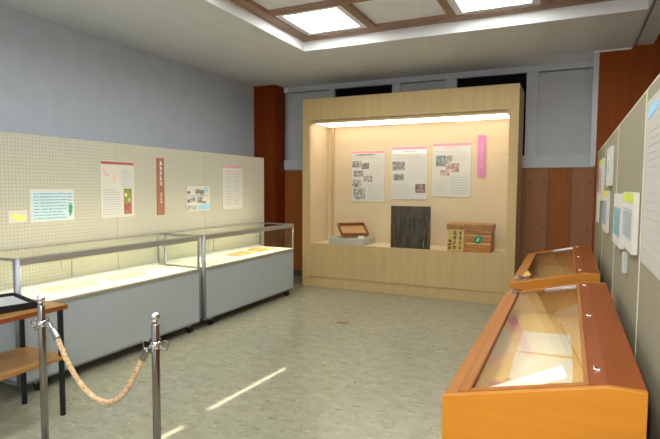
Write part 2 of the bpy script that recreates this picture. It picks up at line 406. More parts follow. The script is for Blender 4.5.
# ------------------------------------------------------------------ sheets and posters
class Sheet:
    """a sheet on a vertical board: u runs to the reader's right, z is up; side +x (left boards), -x (right boards) or -y (back)"""
    def __init__(s, side, d0, u0, u1, z0, z1, name, label, cat, m='paper', th=.004, group=None):
        s.side, s.d0, s.th = side, d0, th
        loc = s.P((u0 + u1) / 2, z0, 0)
        s.t = thing(name, label, cat, loc, group)
        s.part('sheet', m, [(u0, u1, z0, z1)], 0, th)
    def P(s, u, z, d):
        if s.side == '+x': return (s.d0 + d, u, z)
        if s.side == '-x': return (s.d0 - d, u, z)
        return (u, s.d0 - d, z)
    def part(s, name, m, rects, da=None, db=None, parent=None):
        if da is None: da, db = s.th - .0005, s.th + .0012
        b = MB()
        for u0, u1, z0, z1 in rects:
            p = s.P(u0, z0, da); q = s.P(u1, z1, db)
            b.box(min(p[0], q[0]), max(p[0], q[0]), min(p[1], q[1]), max(p[1], q[1]), min(p[2], q[2]), max(p[2], q[2]))
        return b.build(name, m, parent or s.t)
    def poly(s, name, m, pts, da=None, db=None):
        if da is None: da, db = s.th - .0005, s.th + .0016
        if s.side[1] == 'x':
            a, b = sorted((s.P(0, 0, da)[0], s.P(0, 0, db)[0])); return MB().prism(pts, 'x', a, b).build(name, m, s.t)
        a, b = sorted((s.P(0, 0, da)[1], s.P(0, 0, db)[1])); return MB().prism(pts, 'y', a, b).build(name, m, s.t)
    def lines(s, name, m, u0, u1, z0, z1, n, h=.35, gap=0.12, ragged=True):
        R = []; dz = (z1 - z0) / n
        for i in range(n):
            z = z1 - (i + .5) * dz; u = u0; end = u1 - (random.random() * .3 * (u1 - u0) if ragged and random.random() < .3 else 0)
            while u < end - .004:
                L = min(end - u, random.uniform(.015, .07)); R.append((u, u + L, z - dz * h / 2, z + dz * h / 2)); u += L + random.uniform(.003, .01)
        return s.part(name, m, R)
    def strokes(s, name, m, u0, u1, z0, z1, n, curl=True):
        """a column of n brushed characters, each a few crossing strokes"""
        R = []; dz = (z1 - z0) / n; w = u1 - u0
        for i in range(n):
            zc = z1 - (i + .5) * dz; uc = (u0 + u1) / 2
            for k in range(2): 
                zz = zc + (k - .5) * dz * .4; R.append((uc - w * random.uniform(.25, .48), uc + w * random.uniform(.25, .48), zz - dz * .05, zz + dz * .05))
            uu = uc + random.uniform(-.15, .15) * w; R.append((uu - w * .06, uu + w * .06, zc - dz * .38, zc + dz * .4))
            if random.random() < .6: R.append((uc + w * .2, uc + w * .32, zc - dz * .35, zc))
        return s.part(name, m, R)

# left boards (u = y)
s = Sheet('+x', XP + .0005, 2.386, 2.533, 1.115, 1.209, 'drawing', 'small white drawing of a yellow creature pinned left of the blue text sheet', 'drawing')
s.poly('crayon_shape', 'yellow', [(2.400, 1.178), (2.418, 1.190), (2.428, 1.200), (2.436, 1.186), (2.455, 1.172), (2.485, 1.172), (2.512, 1.16), (2.525, 1.145), (2.505, 1.142), (2.49, 1.128), (2.455, 1.126), (2.438, 1.142), (2.425, 1.160)])
s = Sheet('+x', XP + .0005, 2.555, 2.945, 1.108, 1.37, 'text_sheet', 'wide pale blue text sheet with a green figure, on the nearest pegboard', 'notice')
s.part('blue_panel', 'bluesheet', [(2.575, 2.935, 1.122, 1.352)])
s.th += .001
s.lines('text_lines', 'text_blue', 2.585, 2.875, 1.125, 1.345, 9, .4)
s.lines('text_lines', 'text_blue', 2.88, 2.93, 1.24, 1.345, 4, .4)
s.poly('green_figure', 'green', [(2.905, 1.142), (2.897, 1.165), (2.889, 1.185), (2.893, 1.215), (2.886, 1.222), (2.893, 1.235), (2.903, 1.240), (2.910, 1.255), (2.918, 1.240), (2.926, 1.232), (2.928, 1.215), (2.921, 1.195), (2.925, 1.18), (2.915, 1.165)])
s = Sheet('+x', XP + .0005, 3.218, 3.60, 1.108, 1.632, 'poster', 'white poster with brick-red header and green-red photo, left of the terracotta strip', 'poster')
s.part('header_band', 'redhead', [(3.222, 3.596, 1.595, 1.622)])
s.poly('coloured_map', 'rose_print', [(3.245, 1.56), (3.262, 1.55), (3.268, 1.525), (3.29, 1.505), (3.312, 1.50), (3.305, 1.488), (3.275, 1.492), (3.258, 1.512), (3.25, 1.535)])
s.poly('coloured_map', 'orange_print', [(3.35, 1.49), (3.36, 1.50), (3.398, 1.502), (3.41, 1.492), (3.392, 1.465), (3.382, 1.43), (3.368, 1.425), (3.358, 1.45)])
s.lines('text_lines', 'text', 3.45, 3.58, 1.38, 1.56, 8, .35)
s.lines('text_lines', 'text', 3.24, 3.43, 1.13, 1.375, 11, .35)
s.part('photo', 'greenphoto', [(3.475, 3.57, 1.235, 1.375)]); s.part('photo', 'redphoto', [(3.475, 3.57, 1.135, 1.235)])
s.th += .001; s.part('photo_patch', 'yellow', [(3.485, 3.51, 1.30, 1.33)]); s.part('photo_patch', 'yellow', [(3.53, 3.548, 1.255, 1.28)])
s = Sheet('+x', XP + .0005, 3.90, 4.003, 1.104, 1.686, 'title_strip', 'tall terracotta title strip with white vertical lettering, on the middle pegboard', 'sign', 'brick', .006)
s.strokes('lettering', 'text_white', 3.93, 3.975, 1.40, 1.66, 5); s.strokes('lettering', 'text_white', 3.938, 3.968, 1.225, 1.335, 4)
s = Sheet('+x', XP + .004, 4.333, 4.73, 1.124, 1.404, 'photo_sheet', 'low wide sheet of small photographs across the seam of two pegboards', 'notice')
s.part('photo', 'darkphoto', [(4.345, 4.395, 1.315, 1.345)]); s.part('photo', 'bluephoto', [(4.48, 4.555, 1.315, 1.365), (4.555, 4.63, 1.305, 1.36)])
s.part('photo', 'bw', [(4.345, 4.415, 1.22, 1.265), (4.42, 4.475, 1.23, 1.275), (4.51, 4.60, 1.215, 1.28), (4.60, 4.655, 1.205, 1.23)])
s.part('photo', 'bw2', [(4.345, 4.50, 1.135, 1.185)]); s.part('blue_box', 'sky', [(4.535, 4.715, 1.135, 1.19)]); s.part('blue_box', 'sky', [(4.64, 4.70, 1.33, 1.385)])
s.lines('text_lines', 'text_dark', 4.35, 4.71, 1.285, 1.30, 1, .5, ragged=False)
s = Sheet('+x', XP + .0005, 4.982, 5.383, 1.12, 1.66, 'notice', 'plain white notice with a pink header on the farthest pegboard', 'poster')
s.part('header_band', 'pink', [(4.985, 5.38, 1.628, 1.656)])
s.lines('text_lines', 'text', 5.02, 5.17, 1.17, 1.60, 14, .4); s.lines('text_lines', 'text', 5.185, 5.35, 1.17, 1.60, 14, .4)

# right boards (reader's right is towards the camera, u = y)
s = Sheet('-x', XQ - .002, 1.72, 2.29, 1.12, 1.73, 'notice_sheet', 'large white notice with a blue logo, nearest the camera on the right partition', 'notice', 'dimpaper', th=.004)
s.poly('blue_logo', 'sky', [(2.255, 1.655), (2.22, 1.685), (2.17, 1.70), (2.10, 1.705), (2.02, 1.70), (2.02, 1.672), (2.10, 1.668), (2.20, 1.66)])
s.lines('text_lines', 'text', 1.78, 2.24, 1.44, 1.62, 7, .16); s.lines('text_lines', 'text', 1.78, 2.24, 1.16, 1.40, 8, .16)
def board(u0, u1, z0, z1, label, head=None, body=None, th=.022, name='mounted_notice'):
    s = Sheet('-x', XQ - .002, u0, u1, z0, z1, name, label, 'notice', 'paper', th, None)
    if head: s.part('header_band', head, [(u0 + .004, u1 - .004, z1 - .045, z1 - .004)])
    if body: s.part('printed_area', body, [(u0 + .05, u1 - .04, z0 + .05, z1 - .075)]); s.th += .001
    s.lines('text_lines', 'text_dark', u0 + .06, u1 - .06, z0 + .06, z1 - .09, 9, .25)
    return s
board(2.43, 2.90, 1.125, 1.385, 'thick white notice board with a yellow-green header and grey printed area', 'yellowgreen', 'greypaper', .02)
board(2.98, 3.46, 1.09, 1.372, 'mounted notice with a pale teal print, left of the yellow-green headed one', None, 'teal', .02)
s = Sheet('-x', XQ - .002, 2.785, 2.86, .995, 1.09, 'label_card', 'small thick white card below the yellow-green headed notice', 'label', 'greypaper', .018)
board(3.90, 4.28, 1.42, 1.69, 'upper mounted notice, right one of the far high pair on the partition', None, 'bluesheet', .02)
board(4.80, 5.30, 1.30, 1.655, 'tall mounted notice farthest along the partition at the top', 'yellowgreen', 'rose_print', .02)
board(4.08, 4.54, 1.085, 1.385, 'lower mounted notice with blue-grey print below the far high pair', 'yellowgreen', 'text_blue', .02)
board(5.38, 5.66, 1.08, 1.372, 'lowest and farthest small mounted notice by the partition end', None, None, .016)

# ------------------------------------------------------------------ grey glass-topped cases on the left
def make_case():
    t = thing('display_case', '', 'display case', (0, 0, 0), 'grey glass-topped cases along the pegboards')
    W, Dp, Z0, Z1, ZT = 1.79, .52, .085, .60, .925
    MB().box(-Dp + .005, -.006, .03, W - .004, Z0 + .012, Z1 - .02).build('case_body', 'case', t, bevel=.003)
    MB().box(-Dp, -.002, .005, W, Z0, Z0 + .014).build('bottom_trim', 'alu', t)
    MB().box(-Dp, 0, .02, W, Z1 - .022, Z1 + .004).build('sill_rail', 'rail', t, bevel=.002)
    MB().box(-Dp + .02, -.02, .03, W - .02, Z1 + .003, Z1 + .010).build('deck', 'deck', t)
    MB().tube([(-.02, .022, Z0), (-.02, .022, ZT)], .022, 14).build('corner_post', 'alu', t, smooth=True)
    MB().tube([(-Dp + .012, .022, Z0), (-Dp + .012, .022, ZT)], .012, 10).build('corner_post', 'alu', t, smooth=True)
    MB().box(-.018, -.001, W - .016, W, Z1, ZT).build('corner_post', 'alu', t)
    MB().box(-Dp, -Dp + .014, W - .014, W, Z1, ZT).build('corner_post', 'alu', t)
    MB().box(-.045, .0, .02, W, ZT - .007, ZT).box(-.010, 0, .02, W, ZT - .046, ZT - .007).build('top_rail', 'rail', t, bevel=.006)
    MB().box(-Dp, -Dp + .018, .02, W, ZT - .018, ZT).build('top_rail', 'rail', t, bevel=.003)
    MB().box(-Dp, 0, .012, .03, ZT - .020, ZT).build('top_rail', 'rail', t, bevel=.003)
    MB().box(-Dp, 0, W - .016, W, ZT - .016, ZT).build('top_rail', 'alu', t, bevel=.003)
    MB().box(-.0065, -.0035, .045, W - .017, Z1 + .004, ZT - .046).build('front_glass', 'glass', t)
    MB().box(-Dp + .018, -.045, .03, W - .016, ZT - .008, ZT - .004).build('top_glass', 'glass', t)
    MB().box(-Dp + .015, -.045, .019, .022, Z1 + .004, ZT - .02).build('side_glass', 'glass', t)
    MB().box(-Dp + .015, -.02, W - .009, W - .006, Z1 + .004, ZT - .016).build('side_glass', 'glass', t)
    for i, (a, b) in enumerate(((.035, .91), (.89, W - .016))):
        MB().box(-Dp + .004 + i * .005, -Dp + .007 + i * .005, a, b, Z1 + .03, ZT - .018).build('sliding_back_glass', 'glass', t)
    MB().box(-Dp, -Dp + .016, .03, W - .014, Z1, Z1 + .03).build('back_track', 'frame_grey', t)
    k = MB().box(-Dp + .013, -Dp + .02, .79, .80, Z1 + .05, ZT - .06).box(-Dp + .013, -Dp + .018, .70, .706, Z1 + .12, ZT - .06)
    k.build('door_pull', 'rail', t)
    MB().tube([(-.026, .07, ZT - .020), (-.026, W - .05, ZT - .020)], .009, 8).build('lamp_tube', 'tube', t)
    for x, y in ((-.05, .16), (-.05, W - .1), (-Dp + .05, .16), (-Dp + .05, W - .1)):
        c = MB(); c.tube([(x, y - .014, .034), (x, y + .014, .034)], .034, 16); w_ = c.build('caster', 'rubber', t)
        MB().box(x - .014, x + .014, y - .019, y + .019, .05, Z0).build('caster_fork', 'rail', w_)
    return t
c1 = make_case(); c2 = copy_tree(c1)
c1.location = (-3.20, 2.05, 0); c1['label'] = 'grey glass-topped display case nearest the camera, left of its twin, behind the shelf table'
c2.location = (-3.20, 3.90, 0); c2['label'] = 'grey glass-topped display case farther along, ending by the tan wall cabinet'
ZD = .6105
def flat(name, label, cat, pts, m, z=ZD, th=.004, group=None):
    return tag(MB().prism(pts, 'z', z, z + th).build(name, m), label, cat, group)
flat('document', 'aged tan document lying in the near glass case, left part', 'document', [(-3.60, 2.50), (-3.40, 2.44), (-3.37, 2.86), (-3.57, 2.93)], 'oldpaper')
flat('document', 'aged tan document lying in the near glass case, right part', 'document', [(-3.56, 3.02), (-3.40, 3.00), (-3.39, 3.38), (-3.55, 3.42)], 'oldpaper')
flat('document', 'yellowed document at the left end of the far glass case', 'document', [(-3.44, 4.05), (-3.26, 4.05), (-3.26, 4.50), (-3.44, 4.50)], 'oldpaper')
flat('document', 'yellowed long document in the middle of the far glass case', 'document', [(-3.58, 4.72), (-3.36, 4.68), (-3.36, 5.05), (-3.58, 5.10)], 'brownpaper')
b = thing('open_book', 'brown opened book at the right end of the far glass case', 'book', (-3.45, 5.33, ZD), None)
MB().prism([(5.16, ZD), (5.33, ZD), (5.33, ZD + .022), (5.25, ZD + .03), (5.16, ZD + .014)], 'x', -3.56, -3.36).build('page_block', 'brownpaper', b)
MB().prism([(5.33, ZD), (5.50, ZD), (5.50, ZD + .014), (5.42, ZD + .03), (5.33, ZD + .022)], 'x', -3.56, -3.36).build('page_block', 'oldpaper', b)

# ------------------------------------------------------------------ tan wall cabinet at the back
CX0, CX1, CY0, CY1, CZ = -3.405, -.557, 6.30, 6.935, 2.613
OX0, OX1, OZ0, OZ1 = -3.302, -.662, .612, 2.276
t = thing('wall_cabinet', 'large tan wood display cabinet with lit glazed recess against the back wall', 'cabinet', ((CX0 + CX1) / 2, (CY0 + CY1) / 2, 0))
MB().box(CX0, OX0, CY0, CY1, .0, CZ).build('side_panel', 'tan', t)
MB().box(OX1, CX1, CY0, CY1, .0, CZ).build('side_panel', 'tan', t)
f = MB().box(OX0, OX1, CY0, CY1, OZ1 + .03, CZ - .0)
f.build('top_panel', 'tan', t)
# header lip with the rounded upper corners of the opening
r = .05; pr_ = [(OX0, OZ1 + .04), (OX0, OZ1 - r)]
for k in range(7):
    a = PI - k * PI / 12; pr_.append((OX0 + r + r * math.cos(a), OZ1 - r + r * math.sin(a)))
for k in range(7):
    a = PI / 2 - k * PI / 12; pr_.append((OX1 - r + r * math.cos(a), OZ1 - r + r * math.sin(a)))
pr_ += [(OX1, OZ1 - r), (OX1, OZ1 + .04)]
MB().prism(pr_, 'y', CY0, CY0 + .03).build('header_lip', 'tan', t)
MB().box(OX0, OX1, CY0, CY0 + .02, .145, OZ0).build('lower_panel', 'tan', t)
MB().box(OX0, OX1, CY0 + .012, CY0 + .03, 0, .142).build('plinth_board', 'tan', t)
MB().box(OX0, OX1, CY0 + .02, CY1 - .03, OZ0 - .03, OZ0 - .010).build('deck', 'tan_in', t)
MB().box(OX0, OX1, CY1 - .03, CY1 - .012, .14, OZ1 + .03).build('back_lining', 'tan_in', t)
for x in (OX0, OX1 - .004): MB().box(x, x + .004, CY0 + .03, CY1 - .03, OZ0 - .01, OZ1 + .03).build('side_lining', 'tan_in', t)
MB().box(OX0 + .072, OX0 + .112, CY1 - .055, CY1 - .031, OZ0 - .01, OZ1 + .02).build('corner_batten', 'tan', t)
MB().box(OX0 + .05, OX1 - .006, CY0 + .05, CY1 - .09, OZ1 + .008, OZ1 + .028).build('light_panel', 'cabinet_light', t)
xs = [OX0 + .001, -2.40, -1.56, OX1 - .001]
for i, (a, b_) in enumerate(zip(xs, xs[1:])):
    MB().box(a, b_ + (.02 if i < 2 else 0), CY0 + .034 + .007 * (i % 2), CY0 + .038 + .007 * (i % 2), OZ0 - .010, OZ1 + .03).build('glass_pane', 'glass_big', t)
kk = MB().tube([(-.705, CY0 + .030, 1.80), (-.705, CY0 + .060, 1.80)], .020, 14); kk.build('lock', 'edge', t, smooth=False)
# scuffs low on the front
# posters in the recess (u = x)
YP = CY1 - .031
def bigposter(u0, u1, z0, z1, label): 
    return Sheet('-y', YP, u0, u1, z0, z1, 'poster', label, 'poster', 'paper', .008, None)
s = bigposter(-2.905, -2.395, 1.19, 1.925, 'white poster with five black and white photos, left in the lit wall cabinet')
s.part('header_band', 'pink', [(-2.902, -2.398, 1.89, 1.922)]); s.part('title_band', 'paper', [(-2.902, -2.398, 1.845, 1.89)])
s.part('title_line', 'rose_print', [(-2.83, -2.55, 1.862, 1.874)]); s.lines('text_lines', 'text', -2.88, -2.45, 1.80, 1.84, 2, .25)
s.part('photo', 'bw', [(-2.895, -2.755, 1.69, 1.782)]); s.part('photo', 'bw', [(-2.75, -2.635, 1.665, 1.752)]); s.part('photo', 'bw', [(-2.875, -2.725, 1.555, 1.64)])
s.part('photo', 'bw2', [(-2.72, -2.585, 1.48, 1.565)]); s.part('photo', 'bw2', [(-2.895, -2.755, 1.40, 1.51)]); s.part('photo', 'bw2', [(-2.88, -2.69, 1.225, 1.385)])
s.lines('text_lines', 'text', -2.60, -2.42, 1.56, 1.79, 10, .2); s.lines('text_lines', 'text', -2.66, -2.42, 1.24, 1.46, 9, .2)
s = bigposter(-2.295, -1.785, 1.238, 1.972, 'white poster with a deep pink band and three photos, centre of the lit wall cabinet')
s.part('header_band', 'pink', [(-2.292, -1.788, 1.93, 1.965)]); s.part('title_band', 'pale_pink', [(-2.292, -1.788, 1.875, 1.93)])
s.th += .001; s.part('title_line', 'rose_print', [(-2.12, -1.95, 1.895, 1.91)]); s.th -= .001
s.part('photo', 'bw', [(-2.28, -2.10, 1.64, 1.765)]); s.part('photo', 'bluephoto', [(-2.265, -2.11, 1.50, 1.59)]); s.part('photo', 'darkphoto', [(-1.945, -1.80, 1.325, 1.45)])
s.lines('text_lines', 'text', -2.05, -1.81, 1.52, 1.84, 13, .2); s.lines('text_lines', 'text', -2.27, -1.98, 1.26, 1.45, 8, .2); s.lines('text_lines', 'text', -2.27, -1.81, 1.79, 1.86, 3, .25)
s = bigposter(-1.708, -1.19, 1.278, 2.0, 'white poster with a cluster of four coloured photos, right in the lit wall cabinet')
s.part('header_band', 'pink', [(-1.705, -1.193, 1.965, 1.998)])
s.part('title_line', 'rose_print', [(-1.55, -1.36, 1.93, 1.945)]); s.lines('text_lines', 'text', -1.67, -1.24, 1.86, 1.90, 2, .25)
s.part('photo', 'bluephoto', [(-1.66, -1.53, 1.69, 1.835)]); s.part('photo', 'bw2', [(-1.525, -1.44, 1.755, 1.835)])
s.part('photo', 'colphoto', [(-1.53, -1.455, 1.65, 1.75), (-1.45, -1.345, 1.61, 1.73)]); s.part('photo', 'colphoto', [(-1.60, -1.475, 1.565, 1.645)])
s.lines('text_lines', 'text', -1.43, -1.22, 1.76, 1.84, 4, .25); s.lines('text_lines', 'text_dark', -1.46, -1.23, 1.31, 1.56, 7, .12); s.lines('text_lines', 'text', -1.67, -1.50, 1.31, 1.53, 8, .2)
s = Sheet('-y', YP, -1.107, -1.004, 1.537, 2.092, 'title_strip', 'tall orchid pink title strip with white vertical lettering in the wall cabinet', 'sign', 'magenta', .012)
s.strokes('lettering', 'pale_letter', -1.08, -1.032, 1.66, 2.05, 8)

# things on the cabinet deck
DZ = OZ0 - .0095
pl = tag(MB().box(-.265, .265, -.21, .21, 0, .092).build('plinth', 'plinth', at=(0, 0, 0), bevel=.004), 'low grey-green cloth block under the old wooden tray', 'stand')
pl.location = (-2.765, 6.59, DZ)
tr = thing('wooden_tray', 'old brown wooden tray propped up at a slant on the grey-green block', 'tray')
MB().box(-.215, .215, -.14, .14, 0, .014).build('tray_floor', 'trayin', tr)
for a in ((-.215, .215, -.14, -.126, .014, .062), (-.215, .215, .126, .14, .014, .062), (-.215, -.201, -.126, .126, .014, .062), (.201, .215, -.126, .126, .014, .062)):
    MB().box(*a).build('tray_wall', 'traywood', tr, bevel=.002)
tr.location = (-2.765, 6.615, DZ + .092 + .084); tr.rotation_euler = (math.radians(32), 0, .72); tr.scale = (.92, .92, .92)
sup = MB().prism([(.055, 0), (.115, 0), (.115, .125)], 'x', -.09, .09).build('support', 'plinth', at=(0, 0, 0)); sup.location = (-2.765, 6.615, DZ + .0925); sup.rotation_euler.z = .72
tag(sup, 'small wedge holding up the old wooden tray from behind', 'support')
tag(MB().prism([(6.40, DZ + .0925), (6.425, DZ + .0925), (6.416, DZ + .135)], 'x', -2.60, -2.51).build('label_card', 'paper'), 'small white folded card in front of the wooden tray', 'label')
db = thing('dark_board', 'blackened square wooden board standing upright in the cabinet centre', 'board', (-1.87, 6.42, DZ))
MB().box(-2.137, -1.607, 6.42, 6.45, DZ, DZ + .555).build('board', 'darkboard', db, bevel=.003)
MB().box(-1.70, -1.694, 6.4185, 6.4205, DZ + .19, DZ + .21).box(-1.69, -1.684, 6.4185, 6.4205, DZ + .02, DZ + .11).box(-1.66, -1.652, 6.4185, 6.4205, DZ + .40, DZ + .415).build('wear_mark', 'scratch', db)
tk = thing('wooden_chest', 'red-brown wooden chest with inked left side and green diamond label', 'chest', (-1.10, 6.55, DZ))
tx0, tx1, ty = -1.374, -.846, 6.40
MB().box(tx0, tx1, ty, ty + .32, DZ, DZ + .275).build('chest_body', 'trunk', tk, bevel=.004)
MB().box(tx0 - .002, tx0 + .20, ty - .004, ty + .002, DZ + .004, DZ + .27).build('pale_panel', 'trunk_pale', tk)
MB().box(tx0 + .20, tx0 + .222, ty - .006, ty + .002, DZ + .004, DZ + .27).build('corner_batten', 'trunk_lid', tk)
ink = MB()
for xc, zt, n_ in ((tx0 + .03, DZ + .15, 3), (tx0 + .09, DZ + .262, 4), (tx0 + .158, DZ + .262, 4)):
    dz = (zt - DZ - .015) / n_
    for i in range(n_):
        z = zt - i * dz; k = random.choice((-1, 1)); h = dz * .86; wq = random.uniform(.016, .023)
        ink.prism([(xc - .004, z), (xc + .005, z), (xc + .007 * k, z - h), (xc + .007 * k - .010, z - h)], 'y', ty - .0055, ty - .0035)
        for f_ in (.25, .6):
            t_ = random.uniform(-.004, .006)
            ink.prism([(xc - wq, z - h * f_ - t_), (xc + wq, z - h * f_ + t_), (xc + wq, z - h * f_ + t_ - .008), (xc - wq, z - h * f_ - t_ - .008)], 'y', ty - .0055, ty - .0035)
        ink.prism([(xc, z - h * .62), (xc + wq * k, z - h), (xc + wq * k * .5, z - h)], 'y', ty - .0055, ty - .0035)
ink.build('ink_writing', 'ink', tk)
lid = []
n = 26
for i in range(n + 1):
    x = tx0 - .012 + (tx1 - tx0 + .024) * i / n; lid.append((x, DZ + .345 + .004 * math.sin(i * 1.9) + .003 * math.sin(i * .7)))
lidp = lid + [(tx1 + .012, DZ + .27), (tx0 - .012, DZ + .27)]
ld = MB().prism(lidp, 'y', ty - .012, ty + .33).build('chest_lid', 'trunk_lid', tk)
MB().box(tx0 - .010, tx1 + .010, ty - .0145, ty - .0115, DZ + .302, DZ + .309).build('lid_band', 'traywood', ld)
for i in range(9):
    x = tx0 + .03 + i * .06; MB().box(x, x + .02, ty - .0145, ty - .0118, DZ + .318, DZ + .326).build('lid_slot', 'traywood', ld)
MB().box(tx0 + .225, tx1 - .004, ty - .0035, ty + .001, DZ + .10, DZ + .118).box(tx0 + .225, tx1 - .004, ty - .0035, ty + .001, DZ + .20, DZ + .212).build('body_band', 'trunk_pale', tk)
gx, gz = tx0 + .372, DZ + .155
MB().prism([(gx - .06, gz + .005), (gx - .02, gz - .045), (gx + .03, gz - .04), (gx + .062, gz + .045), (gx + .02, gz + .055), (gx - .025, gz + .04)], 'y', ty - .007, ty - .0033).build('green_label', 'emerald', tk)
MB().prism([(gx - .018, gz - .012), (gx - .004, gz - .02), (gx + .02, gz + .024), (gx + .006, gz + .03)], 'y', ty - .0085, ty - .0065).build('pale_mark', 'mint', tk)

# ------------------------------------------------------------------ sloped wooden cases on the right
def make_wood_case(L, lock_y):
    t = thing('sloped_case', '', 'display case', (0, 0, 0), 'sloped glass-topped wooden cases on the right')
    XF, XM, XB, ZF, ZM = -.339, .115, .208, .75, .857
    prof = [(XF, 0.0), (XB, 0.0), (XB, ZM), (XM, ZM), (XF, ZF)]
    for a, b in ((0, .022), (L - .022, L)): MB().prism(prof, 'y', a, b).build('end_panel', 'orange', t, bevel=.003)
    MB().box(XF + .004, XF + .024, .022, L - .022, .06, ZF - .014).build('front_panel', 'orange_l', t)
    MB().box(XB - .022, XB - .004, .022, L - .022, .06, ZM - .018).build('back_panel', 'orange_l', t)
    MB().box(XM, XB, .022, L - .022, ZM - .018, ZM - .001).build('top_shelf', 'red_l', t)
    MB().box(XM - .004, XM + .012, .022, L - .022, ZF - .13, ZM - .018).build('inner_back', 'lining', t)
    MB().box(XF + .024, XB - .022, .022, L - .022, ZF - .115, ZF - .095).build('deck', 'lining', t)
    for a, b in ((.022, .026), (L - .026, L - .022)):
        MB().prism([(XF + .024, ZF - .095), (XM - .004, ZF - .095), (XM - .004, ZM - .022), (XF + .024, ZF - .016)], 'y', a, b).build('end_lining', 'lining', t)
    sl = (ZM - ZF) / (XM - XF)
    def zz(x): return ZF + (x - XF) * sl
    def strip(x0, x1, y0, y1, up=0.0, th=.016): return [(x0, zz(x0) + up), (x1, zz(x1) + up), (x1, zz(x1) + up - th), (x0, zz(x0) + up - th)], y0, y1
    def put(name, m, parent, *a, **k):
        p, y0, y1 = strip(*a, **k); return MB().prism(p, 'y', y0, y1).build(name, m, parent)
    put('front_ledge', 'orange_l', t, XF + .002, XF + .043, .022, L - .022)
    put('rear_ledge', 'red_l', t, XM - .046, XM, .022, L - .022)
    # hinged glazed lid
    ld = MB()
    a, b = XF + .0455, XM - .047
    for q in (strip(a, a + .036, .024, L - .024, .003), strip(b - .012, b, .024, L - .024, .003), strip(a + .036, b - .012, .024, .046, .003), strip(a + .036, b - .012, L - .075, L - .024, .003)):
        ld.prism(q[0], 'y', q[1], q[2])
    ld = ld.build('lid_frame', 'orange_l', t)
    put('lid_glass', 'glass_lid', ld, a + .036, b - .012, .046, L - .075, up=-.002, th=.004)
    put('frame_bead', 'chrome', ld, a + .5 * (b - a), b - .012, L - .078, L - .072, up=.0055, th=.006)
    put('frame_groove', 'red_l', ld, a + .030, a + .036, .03, L - .03, up=.0045, th=.004)
    for y in (.16, .88, L - .10):
        x = XM - .02; hg = MB().box(x - .008, x + .006, y - .012, y + .012, zz(x) + .0005, zz(x) + .004)
        hg.tube([(x - .009, y - .012, zz(x) + .004), (x - .009, y + .012, zz(x) + .004)], .003, 8)
        hg.build('hinge', 'chrome', t)
    x = a + .016; y = lock_y
    lk = MB().tube([(x, y, zz(x) + .003), (x, y, zz(x) + .022)], .017, 14).box(x - .034, x + .034, y + .010, y + .045, zz(x) + .004, zz(x) + .018).build('lock', 'chrome', t)
    MB().box(x - .004, x + .004, y - .035, y + .005, zz(x) + .0165, zz(x) + .021).build('key', 'chrome', lk)
    return t
k1 = make_wood_case(1.74, 1.74 - .075); k2 = make_wood_case(1.74, .10)
k1.location = (0, 1.55, 0); k1['label'] = 'sloped wooden glass-topped case nearest the camera, holding two ivory sheets'
k2.location = (-.012, 3.62, 0); k2['label'] = 'sloped wooden glass-topped case farther back, by the tan wall cabinet'
ZW = .6552
DKS = 'document'
flat('document', 'ivory sheet lying in the near wooden case, upper one of two', 'document', [(-.195, 2.42), (.036, 2.45), (.028, 2.80), (-.194, 2.77)], 'ivory', ZW, .004)
flat('document', 'ivory sheet lying in the near wooden case, lower one of two', 'document', [(-.192, 2.05), (.034, 2.09), (.038, 2.405), (-.196, 2.395)], 'ivory', ZW, .004)
flat('pink_sheet', 'dusty pink strip of paper at the near end of the near wooden case', 'document', [(-.25, 1.92), (-.02, 1.92), (-.06, 1.99), (-.25, 2.00)], 'pinkpaper', ZW, .0025)
tg_ = MB().prism([(-.285, .7745), (-.225, .7888), (-.25, .818)], 'y', 3.79, 3.83).build('key_tag', 'tagpaper')
tag(tg_, 'small folded yellow tag by the lock of the far wooden case', 'tag')

# ------------------------------------------------------------------ shelf table with a tray
t = thing('shelf_table', 'low wooden table with a lower shelf and black legs at the left edge', 'table', (-2.95, 1.6, 0))
TX0, TX1, TY0, TY1 = -3.15, -2.732, 1.15, 2.06
a = MB().box(TX0, TX1, TY0, TY1, .654, .682).build('tabletop', 'table', t, bevel=.004)
MB().box(TX1, TX1 + .003, TY0, TY1, .655, .681).box(TX0, TX1, TY1, TY1 + .003, .655, .681).build('edge_band', 'table_edge', a)
MB().box(TX0 + .02, TX1 - .005, TY0 + .02, TY1 - .01, .348, .372).build('lower_shelf', 'table', t, bevel=.004)
for x in (TX0 + .02, TX1 - .034):
    for y in (TY0 + .03, TY1 - .045): MB().box(x, x + .024, y, y + .024, 0, .654).build('leg', 'leg', t, bevel=.003)
u = Vector((-.953, .303, 0)); v = Vector((-.303, -.953, 0)); A = Vector((-2.795, 1.917, 0))
v = Vector((.28, -.96, 0)); v = Vector((-.303, -.953, 0))
mt = Matrix(((-u.x, v.x * -1, 0, A.x), (-u.y, v.y * -1, 0, A.y), (0, 0, 1, .6825), (0, 0, 0, 1)))   # local x runs back along the tray edge
tr = thing('paper_tray', 'black desk tray with papers on the shelf table', 'tray')
MB().box(-.38, 0, -.50, 0, 0, .005).build('tray_base', 'tray', tr)
for q in ((-.38, -.37, -.50, 0, .005, .04), (-.01, 0, -.50, 0, .005, .04), (-.37, -.01, -.01, 0, .005, .04), (-.37, -.01, -.50, -.49, .005, .028)):
    MB().box(*q).build('tray_rim', 'tray', tr, bevel=.002)
tr.location = A + Vector((0, 0, .6825)); tr.rotation_euler.z = math.atan2(-.10, .36)
pp = MB().box(-.362, -.018, -.48, -.02, .0055, .022).build('paper_stack', 'greypaper', at=(0, 0, 0))
pp.location = tr.location; pp.rotation_euler = tr.rotation_euler
tag(pp, 'stack of pale grey paper lying in the black desk tray', 'paper')

